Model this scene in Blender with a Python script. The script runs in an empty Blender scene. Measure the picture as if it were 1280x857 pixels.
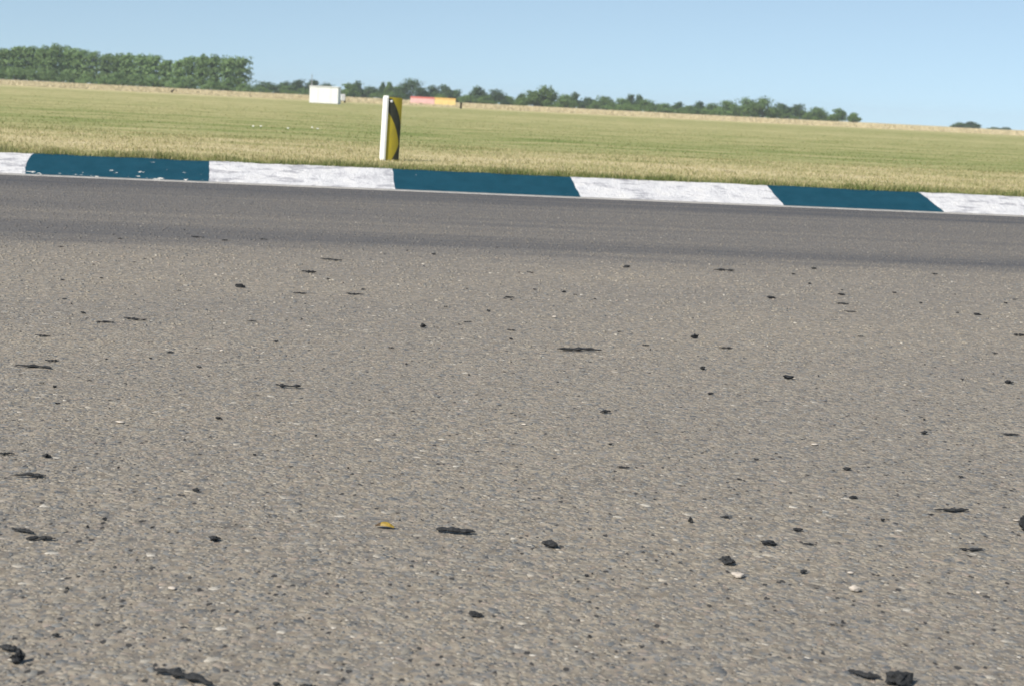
import bpy, bmesh, math, random
import numpy as np
from mathutils import Vector, Matrix, noise as mnoise

# ------------------------------------------------------------------ camera
scene = bpy.context.scene
COL = scene.collection
F_PX, CX, CY = 1900.0, 640.0, 428.5
CAM_H = 0.70
ROLL = math.atan((163.0 - 98.5) / 1280.0)
PITCH = math.atan((CY - 130.75) / F_PX * math.cos(ROLL))
cp, sp, cr, sr = math.cos(PITCH), math.sin(PITCH), math.cos(ROLL), math.sin(ROLL)
FWD = Vector((0, cp, -sp))
UP0 = Vector((0, sp, cp))
RGT = Vector((cr, 0, 0)) + UP0 * sr
UPV = Vector((-sr, 0, 0)) + UP0 * cr
CAM = Vector((0, 0, CAM_H))
cam_data = bpy.data.cameras.new('camera')
cam = bpy.data.objects.new('camera', cam_data)
COL.objects.link(cam)
cam.matrix_world = Matrix(((RGT.x, UPV.x, -FWD.x, CAM.x), (RGT.y, UPV.y, -FWD.y, CAM.y),
                           (RGT.z, UPV.z, -FWD.z, CAM.z), (0, 0, 0, 1)))
cam_data.sensor_width = 36.0
cam_data.lens = 36.0 * F_PX / 1280.0
cam_data.clip_start = 0.05
cam_data.clip_end = 9000
cam_data.dof.use_dof = True
cam_data.dof.focus_distance = 3.6
cam_data.dof.aperture_fstop = 10.5
scene.camera = cam

# ------------------------------------------------------------------ light
SUN_AZ = math.radians(-136)      # from +Y, clockwise positive: left and behind the camera
SUN_EL = math.radians(43)
sun_dir = Vector((math.sin(SUN_AZ) * math.cos(SUN_EL), math.cos(SUN_AZ) * math.cos(SUN_EL), math.sin(SUN_EL)))
world = bpy.data.worlds.new('World')
scene.world = world
world.use_nodes = True
wn = world.node_tree.nodes
wl = world.node_tree.links
wn.clear()
sky = wn.new('ShaderNodeTexSky')
sky.sky_type = 'NISHITA'
sky.sun_disc = False
sky.sun_elevation = SUN_EL
sky.sun_rotation = SUN_AZ
sky.altitude = 0
sky.air_density = 1.0
sky.dust_density = 0.1
sky.ozone_density = 4.0
bg = wn.new('ShaderNodeBackground')
bg.inputs['Strength'].default_value = 0.098
wo = wn.new('ShaderNodeOutputWorld')
# the clear, pale band of a hazeless afternoon: read the sky a little above each direction
tcw = wn.new('ShaderNodeTexCoord')
addw = wn.new('ShaderNodeVectorMath'); addw.operation = 'ADD'
addw.inputs[1].default_value = (0, 0, 0.115)
nrmw = wn.new('ShaderNodeVectorMath'); nrmw.operation = 'NORMALIZE'
wl.new(tcw.outputs['Generated'], addw.inputs[0])
wl.new(addw.outputs[0], nrmw.inputs[0])
wl.new(nrmw.outputs[0], sky.inputs[0])
hsw = wn.new('ShaderNodeHueSaturation')
hsw.inputs['Saturation'].default_value = 0.79
wl.new(sky.outputs[0], hsw.inputs['Color'])
mlw = wn.new('ShaderNodeMix'); mlw.data_type = 'RGBA'; mlw.blend_type = 'MULTIPLY'
mlw.inputs[0].default_value = 1.0
mlw.inputs[7].default_value = (0.97, 1.01, 0.95, 1)
wl.new(hsw.outputs[0], mlw.inputs[6])
wl.new(mlw.outputs[2], bg.inputs[0])
wl.new(bg.outputs[0], wo.inputs[0])
sd = bpy.data.lights.new('sun', 'SUN')
sd.energy = 4.2
sd.angle = math.radians(0.53)
sd.color = (1.0, 0.93, 0.83)
sun = bpy.data.objects.new('sun', sd)
COL.objects.link(sun)
sun.rotation_euler = (-sun_dir).to_track_quat('-Z', 'Y').to_euler()
sun.location = (0, 0, 50)

vs = scene.view_settings
vs.view_transform = 'Standard'
vs.look = 'None'
vs.exposure = 0.52
vs.gamma = 1.0
vs.use_curve_mapping = False
scene.render.engine = 'CYCLES'

# ------------------------------------------------------------------ geometry frame
def ray(px, py):
    return (FWD + RGT * ((px - CX) / F_PX) + UPV * ((CY - py) / F_PX))
def on_z(px, py, z=0.0):
    d = ray(px, py)
    t = (z - CAM.z) / d.z
    return CAM + d * t
def at_dist(px, dist, z=0.0):
    """point on level z in the direction of image column px (taken at the horizon), dist metres away"""
    d = ray(px, 98.5 + (163.0 - 98.5) * px / 1280.0)
    h = Vector((d.x, d.y, 0)).normalized()
    p = CAM + h * dist
    p.z = z
    return p
A = on_z(0, 217.5)
B = on_z(1280, 270.5)
KU = (B - A).normalized()                 # along the kerb, to the right
KV = Vector((-KU.y, KU.x, 0))             # away from the camera, square to the kerb
K0 = A + KU * (-A).dot(KU)                # foot of the perpendicular from the camera's foot
K0.z = 0
KM = Matrix(((KU.x, KV.x, 0, K0.x), (KU.y, KV.y, 0, K0.y), (0, 0, 1, 0), (0, 0, 0, 1)))
KMI = KM.inverted()
KA = math.radians(20)                     # slope of the kerb face
KW = 0.40
KH = KW * math.tan(KA)
FZ = KH - 0.012                           # level of the field
def uv(p):
    return KMI @ p
def on_kerb(px, py):
    """u, v where the pixel's ray meets the sloping kerb face (plane through v=0 with slope KA)"""
    d = (KMI.to_3x3() @ ray(px, py))
    o = KMI @ CAM
    # z = v * tan(KA)
    t = (o.y * math.tan(KA) - o.z) / (d.z - d.y * math.tan(KA))
    q = o + d * t
    return q.x, q.y

rng = np.random.default_rng(11)
random.seed(4)

# ------------------------------------------------------------------ helpers
def mesh_np(name, verts, faces):
    """verts (N,3), faces (M,k) or a list of such arrays"""
    me = bpy.data.meshes.new(name)
    if not isinstance(faces, list):
        faces = [faces]
    verts = np.ascontiguousarray(verts, dtype=np.float32)
    me.vertices.add(len(verts))
    me.vertices.foreach_set('co', verts.ravel())
    li = np.concatenate([f.ravel() for f in faces]).astype(np.int32)
    starts = []
    s = 0
    for f in faces:
        starts.append(s + np.arange(len(f)) * f.shape[1])
        s += f.size
    starts = np.concatenate(starts).astype(np.int32)
    me.loops.add(len(li))
    me.loops.foreach_set('vertex_index', li)
    me.polygons.add(len(starts))
    me.polygons.foreach_set('loop_start', starts)
    me.update(calc_edges=True)
    return me
def link(name, me, mat=None, parent=None, frame=None):
    o = bpy.data.objects.new(name, me)
    COL.objects.link(o)
    if me is not None and mat is not None and not me.materials:
        me.materials.append(mat)
    if parent is not None:
        o.parent = parent
    if frame is not None:
        o.matrix_world = frame
    return o
def tag(o, label=None, cat=None, group=None, kind=None):
    if label: o['label'] = label
    if cat: o['category'] = cat
    if group: o['group'] = group
    if kind: o['kind'] = kind
    return o
def empty(name, loc, rz=0.0):
    o = bpy.data.objects.new(name, None)
    COL.objects.link(o)
    o.location = loc
    o.rotation_euler = (0, 0, rz)
    o.empty_display_size = 0.1
    return o
def bm_obj(name, bm, mat, parent=None, smooth=False):
    me = bpy.data.meshes.new(name)
    bmesh.ops.recalc_face_normals(bm, faces=bm.faces[:])
    bm.to_mesh(me)
    bm.free()
    if smooth:
        for p in me.polygons: p.use_smooth = True
    return link(name, me, mat, parent)
def box_bm(x0, x1, y0, y1, z0, z1, bevel=0.0, seg=2, bm=None):
    own = bmesh.new()
    vs_ = [own.verts.new(c) for c in ((x0, y0, z0), (x1, y0, z0), (x1, y1, z0), (x0, y1, z0),
                                      (x0, y0, z1), (x1, y0, z1), (x1, y1, z1), (x0, y1, z1))]
    for f in ((0, 3, 2, 1), (4, 5, 6, 7), (0, 1, 5, 4), (1, 2, 6, 5), (2, 3, 7, 6), (3, 0, 4, 7)):
        own.faces.new([vs_[i] for i in f])
    if bevel:
        bmesh.ops.bevel(own, geom=own.edges[:], offset=bevel, segments=seg, affect='EDGES', profile=0.5)
    if bm is None:
        return own
    tmp = bpy.data.meshes.new('tmp')
    own.to_mesh(tmp); own.free()
    bm.from_mesh(tmp)
    bpy.data.meshes.remove(tmp)
    return bm

class Mat:
    def __init__(self, name, rough=0.8, spec=0.3):
        self.m = bpy.data.materials.new(name)
        self.m.use_nodes = True
        self.t = self.m.node_tree
        self.b = self.t.nodes['Principled BSDF']
        self.out = self.t.nodes['Material Output']
        self.b.inputs['Roughness'].default_value = rough
        self.b.inputs['Specular IOR Level'].default_value = spec
    def n(self, typ, **kw):
        nd = self.t.nodes.new(typ)
        for k, v in kw.items():
            if k.startswith('i_'):
                nd.inputs[k[2:].replace('_', ' ')].default_value = v
            else:
                setattr(nd, k, v)
        return nd
    def l(self, a, b):
        self.t.links.new(a, b)
    def coord(self, scale=(1, 1, 1), which='Object'):
        tc = self.n('ShaderNodeTexCoord')
        mp = self.n('ShaderNodeMapping')
        mp.inputs['Scale'].default_value = scale
        self.l(tc.outputs[which], mp.inputs[0])
        return mp.outputs[0]
    def noise(self, vec, scale, detail=4, rough=0.6):
        nd = self.n('ShaderNodeTexNoise')
        nd.inputs['Scale'].default_value = scale
        nd.inputs['Detail'].default_value = detail
        nd.inputs['Roughness'].default_value = rough
        if vec is not None: self.l(vec, nd.inputs['Vector'])
        return nd.outputs['Fac']
    def ramp(self, fac, stops, interp='LINEAR'):
        nd = self.n('ShaderNodeValToRGB')
        cr_ = nd.color_ramp
        cr_.interpolation = interp
        while len(cr_.elements) < len(stops): cr_.elements.new(0.5)
        for e, (p, c) in zip(cr_.elements, stops):
            e.position = p
            e.color = (c, c, c, 1) if not isinstance(c, tuple) else (c[0], c[1], c[2], 1)
        if fac is not None: self.l(fac, nd.inputs[0])
        return nd.outputs[0]
    def mix(self, fac, a, b, mode='MIX'):
        nd = self.n('ShaderNodeMix', data_type='RGBA', blend_type=mode)
        for sock, v in ((nd.inputs[0], fac), (nd.inputs[6], a), (nd.inputs[7], b)):
            if hasattr(v, 'is_linked'): self.l(v, sock)
            elif isinstance(v, (int, float)): sock.default_value = v if sock.type == 'VALUE' else (v, v, v, 1)
            else: sock.default_value = (v[0], v[1], v[2], 1)
        return nd.outputs[2]
    def math(self, op, a, b=None, c=None, clamp=False):
        nd = self.n('ShaderNodeMath', operation=op, use_clamp=clamp)
        for i, v in enumerate((a, b, c)):
            if v is None: continue
            if hasattr(v, 'is_linked'): self.l(v, nd.inputs[i])
            else: nd.inputs[i].default_value = v
        return nd.outputs[0]
    def island(self):
        return self.n('ShaderNodeNewGeometry').outputs['Random Per Island']
    def col(self, c):
        if hasattr(c, 'is_linked'): self.l(c, self.b.inputs['Base Color'])
        else: self.b.inputs['Base Color'].default_value = (c[0], c[1], c[2], 1)
        return self
    def bump(self, h, dist=0.002, strength=1.0):
        nd = self.n('ShaderNodeBump')
        nd.inputs['Strength'].default_value = strength
        nd.inputs['Distance'].default_value = dist
        self.l(h, nd.inputs['Height'])
        self.l(nd.outputs[0], self.b.inputs['Normal'])
        return self

# ------------------------------------------------------------------ materials: ground
def rubber_film(M, vec, col):
    """darker rubbered racing line, measured square to the kerb (object y = distance from kerb)"""
    sep = M.n('ShaderNodeSeparateXYZ')
    tc = M.n('ShaderNodeTexCoord')
    M.l(tc.outputs['Object'], sep.inputs[0])
    wob = M.noise(M.coord((0.35, 1.2, 1)), 1.0, 5, 0.65)
    v = M.math('ADD', sep.outputs[1], M.math('MULTIPLY_ADD', wob, 1.3, -0.65))
    fac = M.ramp(M.math('MULTIPLY_ADD', v, 0.1, 1.0), [
        (0.0, 0.0), (0.45, 0.0), (0.52, 0.20), (0.545, 0.62), (0.575, 0.74), (0.603, 0.70), (0.628, 0.48), (0.70, 0.50),
        (0.728, 0.66), (0.75, 0.54), (0.86, 0.62), (0.905, 0.86), (0.985, 0.92), (1.0, 0.80)])
    streak = M.noise(M.coord((0.06, 4.5, 1)), 1.0, 4, 0.7)
    fac = M.math('MULTIPLY', fac, M.ramp(streak, [(0.3, 0.58), (0.5, 1.0), (0.7, 1.28)]), clamp=True)
    return M.mix(fac, col, M.mix(0.80, col, (0.042, 0.048, 0.062)))

STONE_STOPS = [(0.0, (0.080, 0.084, 0.088)), (0.07, (0.114, 0.121, 0.123)), (0.20, (0.160, 0.164, 0.162)),
               (0.27, (0.208, 0.194, 0.164)), (0.40, (0.248, 0.220, 0.174)), (0.56, (0.270, 0.240, 0.190)),
               (0.70, (0.230, 0.213, 0.180)), (0.80, (0.272, 0.222, 0.182)), (0.86, (0.158, 0.168, 0.170)),
               (0.96, (0.31, 0.275, 0.22)), (0.995, (0.46, 0.43, 0.37))]
def make_tarmac():
    M = Mat('tarmac', 0.85, 0.25)
    c = M.coord()
    # aggregate drawn as cells where the single stones can no longer be told apart
    vo = M.n('ShaderNodeTexVoronoi', feature='F1')
    vo.inputs['Scale'].default_value = 95
    M.l(c, vo.inputs['Vector'])
    sepc = M.n('ShaderNodeSeparateColor')
    M.l(vo.outputs['Color'], sepc.inputs[0])
    stone = M.ramp(sepc.outputs[0], STONE_STOPS)
    fine = M.noise(c, 420, 4, 0.7)
    stone = M.mix(0.55, stone, M.ramp(fine, [(0.3, (0.160, 0.138, 0.110)), (0.7, (0.345, 0.298, 0.236))]))
    slate = M.ramp(M.noise(M.coord((1.0, 0.8, 1)), 70, 4, 0.6), [(0.52, 0.0), (0.59, 0.8)])
    stone = M.mix(slate, stone, M.ramp(fine, [(0.3, (0.108, 0.113, 0.116)), (0.7, (0.205, 0.208, 0.204))]))
    pit_shade = M.ramp(M.noise(c, 62, 3, 0.65), [(0.29, 0.25), (0.37, 1.0)])  # shade of small surface hollows, painted into the tarmac colour
    stone = M.mix(1.0, stone, pit_shade, 'MULTIPLY')
    big = M.noise(M.coord((0.6, 1.2, 1)), 0.9, 4, 0.55)
    stone = M.mix(1.0, stone, M.ramp(big, [(0.3, (0.86, 0.86, 0.87)), (0.7, (1.0, 0.98, 0.95))]), 'MULTIPLY')
    gr = M.noise(c, 34, 3, 0.7)
    stone = M.mix(1.0, stone, M.ramp(gr, [(0.28, 0.66), (0.5, 1.0), (0.72, 1.42)]), 'MULTIPLY')
    mid = M.noise(c, 9, 4, 0.6)
    stone = M.mix(1.0, stone, M.ramp(mid, [(0.3, 0.90), (0.7, 1.08)]), 'MULTIPLY')
    M.col(rubber_film(M, c, stone))
    h = M.math('ADD', M.math('MULTIPLY', vo.outputs['Distance'], -0.5), M.math('MULTIPLY', fine, 0.5))
    M.bump(h, 0.0018, 0.8)
    return M.m
def make_stone():
    M = Mat('aggregate', 0.78, 0.3)
    c = M.coord()
    isl = M.island()
    stone = M.ramp(isl, STONE_STOPS)
    fine = M.noise(c, 520, 5, 0.75)
    stone = M.mix(1.0, stone, M.ramp(fine, [(0.25, 0.78), (0.5, 1.0), (0.75, 1.2)]), 'MULTIPLY')
    # tan dust and binder film over part of the stones
    film = M.ramp(M.noise(c, 62, 4, 0.65), [(0.44, 0.0), (0.60, 0.80)])
    stone = M.mix(film, stone, M.ramp(fine, [(0.3, (0.172, 0.157, 0.130)), (0.7, (0.318, 0.284, 0.230))]))
    big = M.noise(M.coord((0.6, 1.2, 1)), 0.9, 4, 0.55)
    stone = M.mix(1.0, stone, M.ramp(big, [(0.3, (0.90, 0.91, 0.94)), (0.7, (1.06, 1.045, 1.02))]), 'MULTIPLY')
    M.col(rubber_film(M, c, stone))
    M.bump(fine, 0.0007, 0.8)
    return M.m
def grass_color(M, blade=False):
    """straw and green in long drifts parallel to the kerb"""
    sep = M.n('ShaderNodeSeparateXYZ')
    tc = M.n('ShaderNodeTexCoord')
    M.l(tc.outputs['Object'], sep.inputs[0])
    v = sep.outputs[1]
    drift = M.noise(M.coord((0.035, 0.42, 0)), 1.0, 4, 0.6)
    broad = M.noise(M.coord((0.012, 0.06, 0)), 1.0, 3, 0.5)
    patch = M.noise(M.coord((0.8, 1.1, 0)), 1.0, 4, 0.6)
    lv = M.math('LOGARITHM', M.math('MAXIMUM', v, 0.2), 10.0)    # 0.2 m .. 1000 m
    dry = M.ramp(M.math('MULTIPLY_ADD', lv, 0.27, 0.19), [
        (0.0, 0.36), (0.10, 0.38), (0.14, 0.52), (0.19, 0.66), (0.27, 0.72), (0.34, 0.78), (0.40, 0.68), (0.435, 0.48), (0.49, 0.34),
        (0.54, 0.40), (0.60, 0.46), (0.66, 0.52), (0.72, 0.46), (0.755, 0.62), (0.79, 0.9), (1.0, 0.8)])
    side = M.ramp(M.math('MULTIPLY_ADD', sep.outputs[0], 0.1, 0.5), [(0.40, 0.05), (0.60, 0.0)])
    dry = M.math('ADD', dry, side)
    dry = M.math('ADD', dry, M.math('MULTIPLY_ADD', drift, 0.75, -0.375))
    dry = M.math('ADD', dry, M.math('MULTIPLY_ADD', broad, 0.5, -0.25))
    dry = M.math('ADD', dry, M.math('MULTIPLY_ADD', patch, 1.0, -0.5))
    if blade:
        dry = M.math('ADD', dry, M.math('MULTIPLY_ADD', M.island(), 0.7, -0.35))
    dry = M.math('ADD', dry, 0.0, clamp=True)
    return M.ramp(dry, [(0.0, (0.10, 0.155, 0.036)), (0.25, (0.21, 0.245, 0.085)), (0.5, (0.33, 0.32, 0.145)),
                        (0.75, (0.47, 0.41, 0.22)), (1.0, (0.60, 0.52, 0.33))])
def make_field():
    M = Mat('field_turf', 0.9, 0.1)
    c = grass_color(M)
    fine = M.noise(M.coord((1, 1.6, 1)), 14, 5, 0.75)
    c = M.mix(1.0, c, M.ramp(fine, [(0.25, 0.80), (0.75, 1.16)]), 'MULTIPLY')
    M.col(c)
    M.bump(fine, 0.04, 0.5)
    return M.m
def leaf_bsdf(M, trans=0.35):
    """mix in translucency so that thin leaves pass light"""
    tr = M.n('ShaderNodeBsdfTranslucent')
    mx = M.n('ShaderNodeMixShader')
    mx.inputs[0].default_value = trans
    src = M.b.inputs['Base Color'].links[0].from_socket
    M.l(src, tr.inputs[0])
    M.l(M.b.outputs[0], mx.inputs[1])
    M.l(tr.outputs[0], mx.inputs[2])
    M.l(mx.outputs[0], M.out.inputs[0])
def make_blade():
    M = Mat('grass_blade', 0.7, 0.2)
    M.col(grass_color(M, True))
    leaf_bsdf(M, 0.4)
    return M.m
def make_straw():
    M = Mat('dry_grass', 0.8, 0.15)
    M.col(M.ramp(M.island(), [(0, (0.50, 0.43, 0.28)), (0.5, (0.64, 0.55, 0.37)), (0.85, (0.70, 0.61, 0.43)), (1, (0.46, 0.42, 0.25))]))
    leaf_bsdf(M, 0.25)
    return M.m
def make_paint(name, white, wear):
    M = Mat(name, 0.55, 0.35)
    c = M.coord()
    if white:
        base = M.ramp(M.noise(c, 7, 5, 0.65), [(0.3, (0.48, 0.48, 0.50)), (0.5, (0.61, 0.61, 0.62)), (0.7, (0.67, 0.66, 0.65))])
        # flaked streaks running along the kerb show the grey concrete
        fl = M.noise(M.coord((2.6, 9, 9)), 1.6, 6, 0.72)
        big = M.noise(c, 1.3, 3, 0.5)
        f = M.math('ADD', fl, M.math('MULTIPLY_ADD', big, 0.50, -0.25))
        lo = 0.555 - 0.05 * wear
        base = M.mix(M.ramp(f, [(lo, 0.0), (lo + 0.07, 0.75)]), base, (0.28, 0.28, 0.31))
        base = M.mix(M.ramp(M.noise(c, 55, 4, 0.7), [(0.60, 0.0), (0.72, 0.5)]), base, (0.42, 0.40, 0.38))
        M.b.inputs['Roughness'].default_value = 0.75
    else:
        M.b.inputs['Roughness'].default_value = 0.8
        M.b.inputs['Specular IOR Level'].default_value = 0.12
        base = M.ramp(M.noise(c, 9, 5, 0.65), [(0.3, (0.006, 0.046, 0.072)), (0.7, (0.010, 0.060, 0.092))])
        sep = M.n('ShaderNodeSeparateXYZ')
        tc = M.n('ShaderNodeTexCoord')
        M.l(tc.outputs['Object'], sep.inputs[0])
        low = M.ramp(sep.outputs[1], [(0.0, 0.10 * wear), (0.10, 0.06 * wear), (0.2, 0.0)])
        fl = M.noise(M.coord((4, 9, 9)), 2.4, 5, 0.6)
        f = M.math('ADD', fl, low)
        base = M.mix(M.ramp(f, [(0.735, 0.0), (0.75, 1.0)]), base, (0.62, 0.60, 0.56))
        base = M.mix(M.ramp(M.noise(c, 40, 4, 0.7), [(0.64, 0.0), (0.74, 0.35)]), base, (0.05, 0.12, 0.16))
    M.col(base)
    M.bump(M.noise(c, 22 if white else 60, 6, 0.72), 0.03 if white else 0.006, 0.8)
    return M.m
def make_concrete():
    M = Mat('concrete', 0.85, 0.2)
    c = M.coord()
    M.col(M.ramp(M.noise(c, 12, 5, 0.7), [(0.3, (0.26, 0.25, 0.235)), (0.7, (0.40, 0.385, 0.36))]))
    M.bump(M.noise(c, 90, 4, 0.7), 0.003, 0.6)
    return M.m
def plain(name, c, rough=0.7, spec=0.3, var=0.15, scale=20, bump=0.0):
    M = Mat(name, rough, spec)
    n_ = M.noise(M.coord(), scale, 5, 0.65)
    lo = tuple(max(0, x * (1 - var)) for x in c)
    hi = tuple(min(1, x * (1 + var)) for x in c)
    M.col(M.ramp(n_, [(0.3, lo), (0.7, hi)]))
    if bump: M.bump(n_, bump, 0.8)
    return M.m

TARMAC, STONE, FIELD, BLADE, STRAW = make_tarmac(), make_stone(), make_field(), make_blade(), make_straw()
CONCRETE = make_concrete()

# ------------------------------------------------------------------ ground, track, field
def sheet(name, u0, u1, v0, v1, z, mat, kind='structure'):
    v = np.array([(u0, v0, z), (u1, v0, z), (u1, v1, z), (u0, v1, z)], float)
    o = link(name, mesh_np(name, v, np.array([[0, 1, 2, 3]])), mat, frame=KM)
    tag(o, kind=kind)
    return o
GROUND = sheet('ground', -4000, 4000, -4000, 5000, -0.06, FIELD)
track = sheet('race_track', -160, 160, -16, -0.06, 0.0, TARMAC)
field = sheet('grass_field', -4000, 4000, KW - 0.03, 5000, FZ, FIELD)

BINDER_SHADE = plain('binder_shade', (0.050, 0.048, 0.046), 0.85, 0.2, 0.4, 300)
# aggregate that the camera is close enough to tell apart: real worn stones set in the surface
def aggregate():
    s = 0.0098
    pts = []
    y0, y1 = 1.55, 6.6
    ny = int((y1 - y0) / (s * 0.87))
    for j in range(ny):
        y = y0 + j * s * 0.87
        hw = y * 0.40 + 0.12
        keep = 1.0 if y < 3.9 else max(0.0, (6.6 - y) / 2.7) ** 1.4
        nx = int(2 * hw / s)
        x = -hw + (np.arange(nx) + (j % 2) * 0.5) * s
        x = x + rng.uniform(-0.45, 0.45, nx) * s
        yy = np.full(nx, y) + rng.uniform(-0.45, 0.45, nx) * s
        k = rng.random(nx) < keep * 0.66
        pts.append(np.stack([x[k], yy[k]], 1))
    P = np.concatenate(pts)
    # flat spots for lost stones: dark binder, with the pit's shade painted in
    npk = 4000
    py_ = rng.uniform(1.6, 4.8, npk)
    px_ = rng.uniform(-1, 1, npk) * (py_ * 0.40 + 0.1)
    pr_ = 0.0005 + 0.0038 * rng.random(npk) ** 2.4
    cell = {}
    for i in range(npk):
        cell.setdefault((int(px_[i] // .02), int(py_[i] // .02)), []).append(i)
    keepm = np.ones(len(P), bool)
    gx, gy = np.floor(P[:, 0] / .02).astype(int), np.floor(P[:, 1] / .02).astype(int)
    for i in range(len(P)):
        for ax in (-1, 0, 1):
            for ay in (-1, 0, 1):
                for q in cell.get((gx[i] + ax, gy[i] + ay), ()):
                    if (P[i, 0] - px_[q]) ** 2 + (P[i, 1] - py_[q]) ** 2 < (pr_[q] + .0022) ** 2: keepm[i] = False
    P = P[keepm]
    # further off only the chippings that stand proud of the surface still show
    nfar = 42000
    fy = np.sqrt(rng.uniform(4.0 ** 2, 12.4 ** 2, nfar))
    fx = rng.uniform(-1, 1, nfar) * (fy * 0.38 + 0.2)
    fv = fx * KMI[1][0] + fy * KMI[1][1] + KMI[1][3]
    fk = (fv < -0.12) & (rng.random(nfar) < np.clip((fy - 3.8) / 2.5, 0, 1))
    n_near = len(P)
    P = np.concatenate([P, np.stack([fx[fk], fy[fk]], 1)])
    KP = 7
    an = np.arange(KP)[None] / KP * 6.283 + rng.uniform(-.3, .3, (npk, KP))
    rr_ = (pr_[:, None] + .0008) * rng.uniform(.5, 1.35, (npk, KP))
    PV = np.stack([px_[:, None] + rr_ * np.cos(an) * .9, py_[:, None] + rr_ * np.sin(an) * 1.5, np.full((npk, KP), .0004)], 2).reshape(-1, 3)
    Rk = np.array(KMI.to_3x3())
    PV = PV @ Rk.T + np.array(KMI.translation)
    tag(link('binder_pit_shade', mesh_np('binder_pit_shade', PV, np.arange(npk * KP).reshape(npk, KP)), BINDER_SHADE, parent=track), kind='stuff')
    n = len(P)
    K = 5
    ang = (np.arange(K)[None, :] / K) * 2 * np.pi + rng.uniform(0, 6.28, (n, 1)) + rng.uniform(-0.35, 0.35, (n, K))
    size = s * rng.uniform(0.28, 0.60, n)
    big = rng.random(n) < 0.13
    size[big] = s * rng.uniform(0.70, 1.25, big.sum())
    size[n_near:] = rng.uniform(0.0035, 0.0075, n - n_near)
    rad = size[:, None] * rng.uniform(0.72, 1.18, (n, K))
    ex = rng.uniform(0.75, 1.3, n)
    th = rng.uniform(0, np.pi, n)
    lx, ly = rad * np.cos(ang) * ex[:, None], rad * np.sin(ang) / ex[:, None]
    ox = lx * np.cos(th)[:, None] - ly * np.sin(th)[:, None]
    oy = lx * np.sin(th)[:, None] + ly * np.cos(th)[:, None]
    # stones sit lower or are missing in small hollows
    lowf = np.sin(P[:, 0] * 61 + 3 * np.sin(P[:, 1] * 37)) * np.sin(P[:, 1] * 53 + 2 * np.sin(P[:, 0] * 29))
    top = rng.uniform(0.00015, 0.0007, n) + 0.0002 * lowf
    top[big] = rng.uniform(0.0003, 0.0007, big.sum())
    top[n_near:] = 0.0009 + 0.0030 * rng.random(n - n_near) ** 1.5
    tiltx, tilty = rng.uniform(-0.045, 0.045, n), rng.uniform(-0.045, 0.045, n)
    zt = top[:, None] + ox * tiltx[:, None] + oy * tilty[:, None] + rng.uniform(-0.0002, 0.0002, (n, K))
    V = np.zeros((n, 2 * K, 3))
    V[:, :K, 0] = P[:, 0:1] + ox
    V[:, :K, 1] = P[:, 1:2] + oy
    V[:, :K, 2] = -0.0008
    V[:, K:, 0] = P[:, 0:1] + ox * 0.86
    V[:, K:, 1] = P[:, 1:2] + oy * 0.86
    V[:, K:, 2] = zt
    base = (np.arange(n) * 2 * K)[:, None]
    sides = []
    for k in range(K):
        k2 = (k + 1) % K
        sides.append(base + np.array([[k, k2, K + k2, K + k]]))
    sides = np.concatenate(sides)
    tops = base + np.arange(K, 2 * K)[None, :]
    W = V.reshape(-1, 3)
    R = np.array(KMI.to_3x3())
    W = W @ R.T + np.array(KMI.translation)
    o = link('aggregate', mesh_np('aggregate', W, [sides, tops]), STONE, parent=track)
    tag(o, kind='stuff')
    return n
n_stones = aggregate()

# ------------------------------------------------------------------ kerb
WHITES = [make_paint('kerb_white_a', True, 0.6), make_paint('kerb_white_b', True, 0.9), make_paint('kerb_white_c', True, 0.2)]
BLUES = [make_paint('kerb_blue_worn', False, 1.35), make_paint('kerb_blue', False, 0.0)]
kerb = empty('kerb', K0 + KU * 0, 0)
kerb.matrix_world = KM
tag(kerb, 'sloping concrete kerb painted in white and dark blue lengths along the track', 'kerb')
bpx = [((32, 216), (42, 193)), ((261, 228), (262, 203)), ((494, 238), (490, 211)), ((726, 248), (712, 222)),
       ((980, 259), (957, 232)), ((1178, 265), (1146, 240))]
bounds = []
for lo, hi in bpx:
    ul, uh = on_kerb(*lo)[0], on_kerb(*hi)
    slant = (uh[0] - ul) / max(0.2, uh[1]) * KW
    bounds.append((ul, ul + slant))
step = (bounds[-1][0] - bounds[0][0]) / 5
for _ in range(7): bounds.insert(0, (bounds[0][0] - step, bounds[0][0] - step + random.uniform(-.03, .03)))
for _ in range(8): bounds.append((bounds[-1][0] + step, bounds[-1][0] + step + random.uniform(-.03, .06)))
def kz(u, v):
    """height of the kerb surface at u, v"""
    n_ = mnoise.noise(Vector((u * 3.1, v * 7, 0.3))) * 0.006 + mnoise.noise(Vector((u * 11, v * 22, 2.3))) * 0.0035
    base = v * math.tan(KA)
    if v > KW - 0.06:                       # rounded shoulder
        t = (v - (KW - 0.06)) / 0.06
        base -= 0.012 * t * t
    return 0.012 + base + n_ * min(1.0, v / 0.05 + 0.2)
def back_edge(u):
    return KW + 0.022 * mnoise.noise(Vector((u * 2.3, 5.1, 0))) + 0.016 * mnoise.noise(Vector((u * 8.3, 1.1, 0)))
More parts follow.
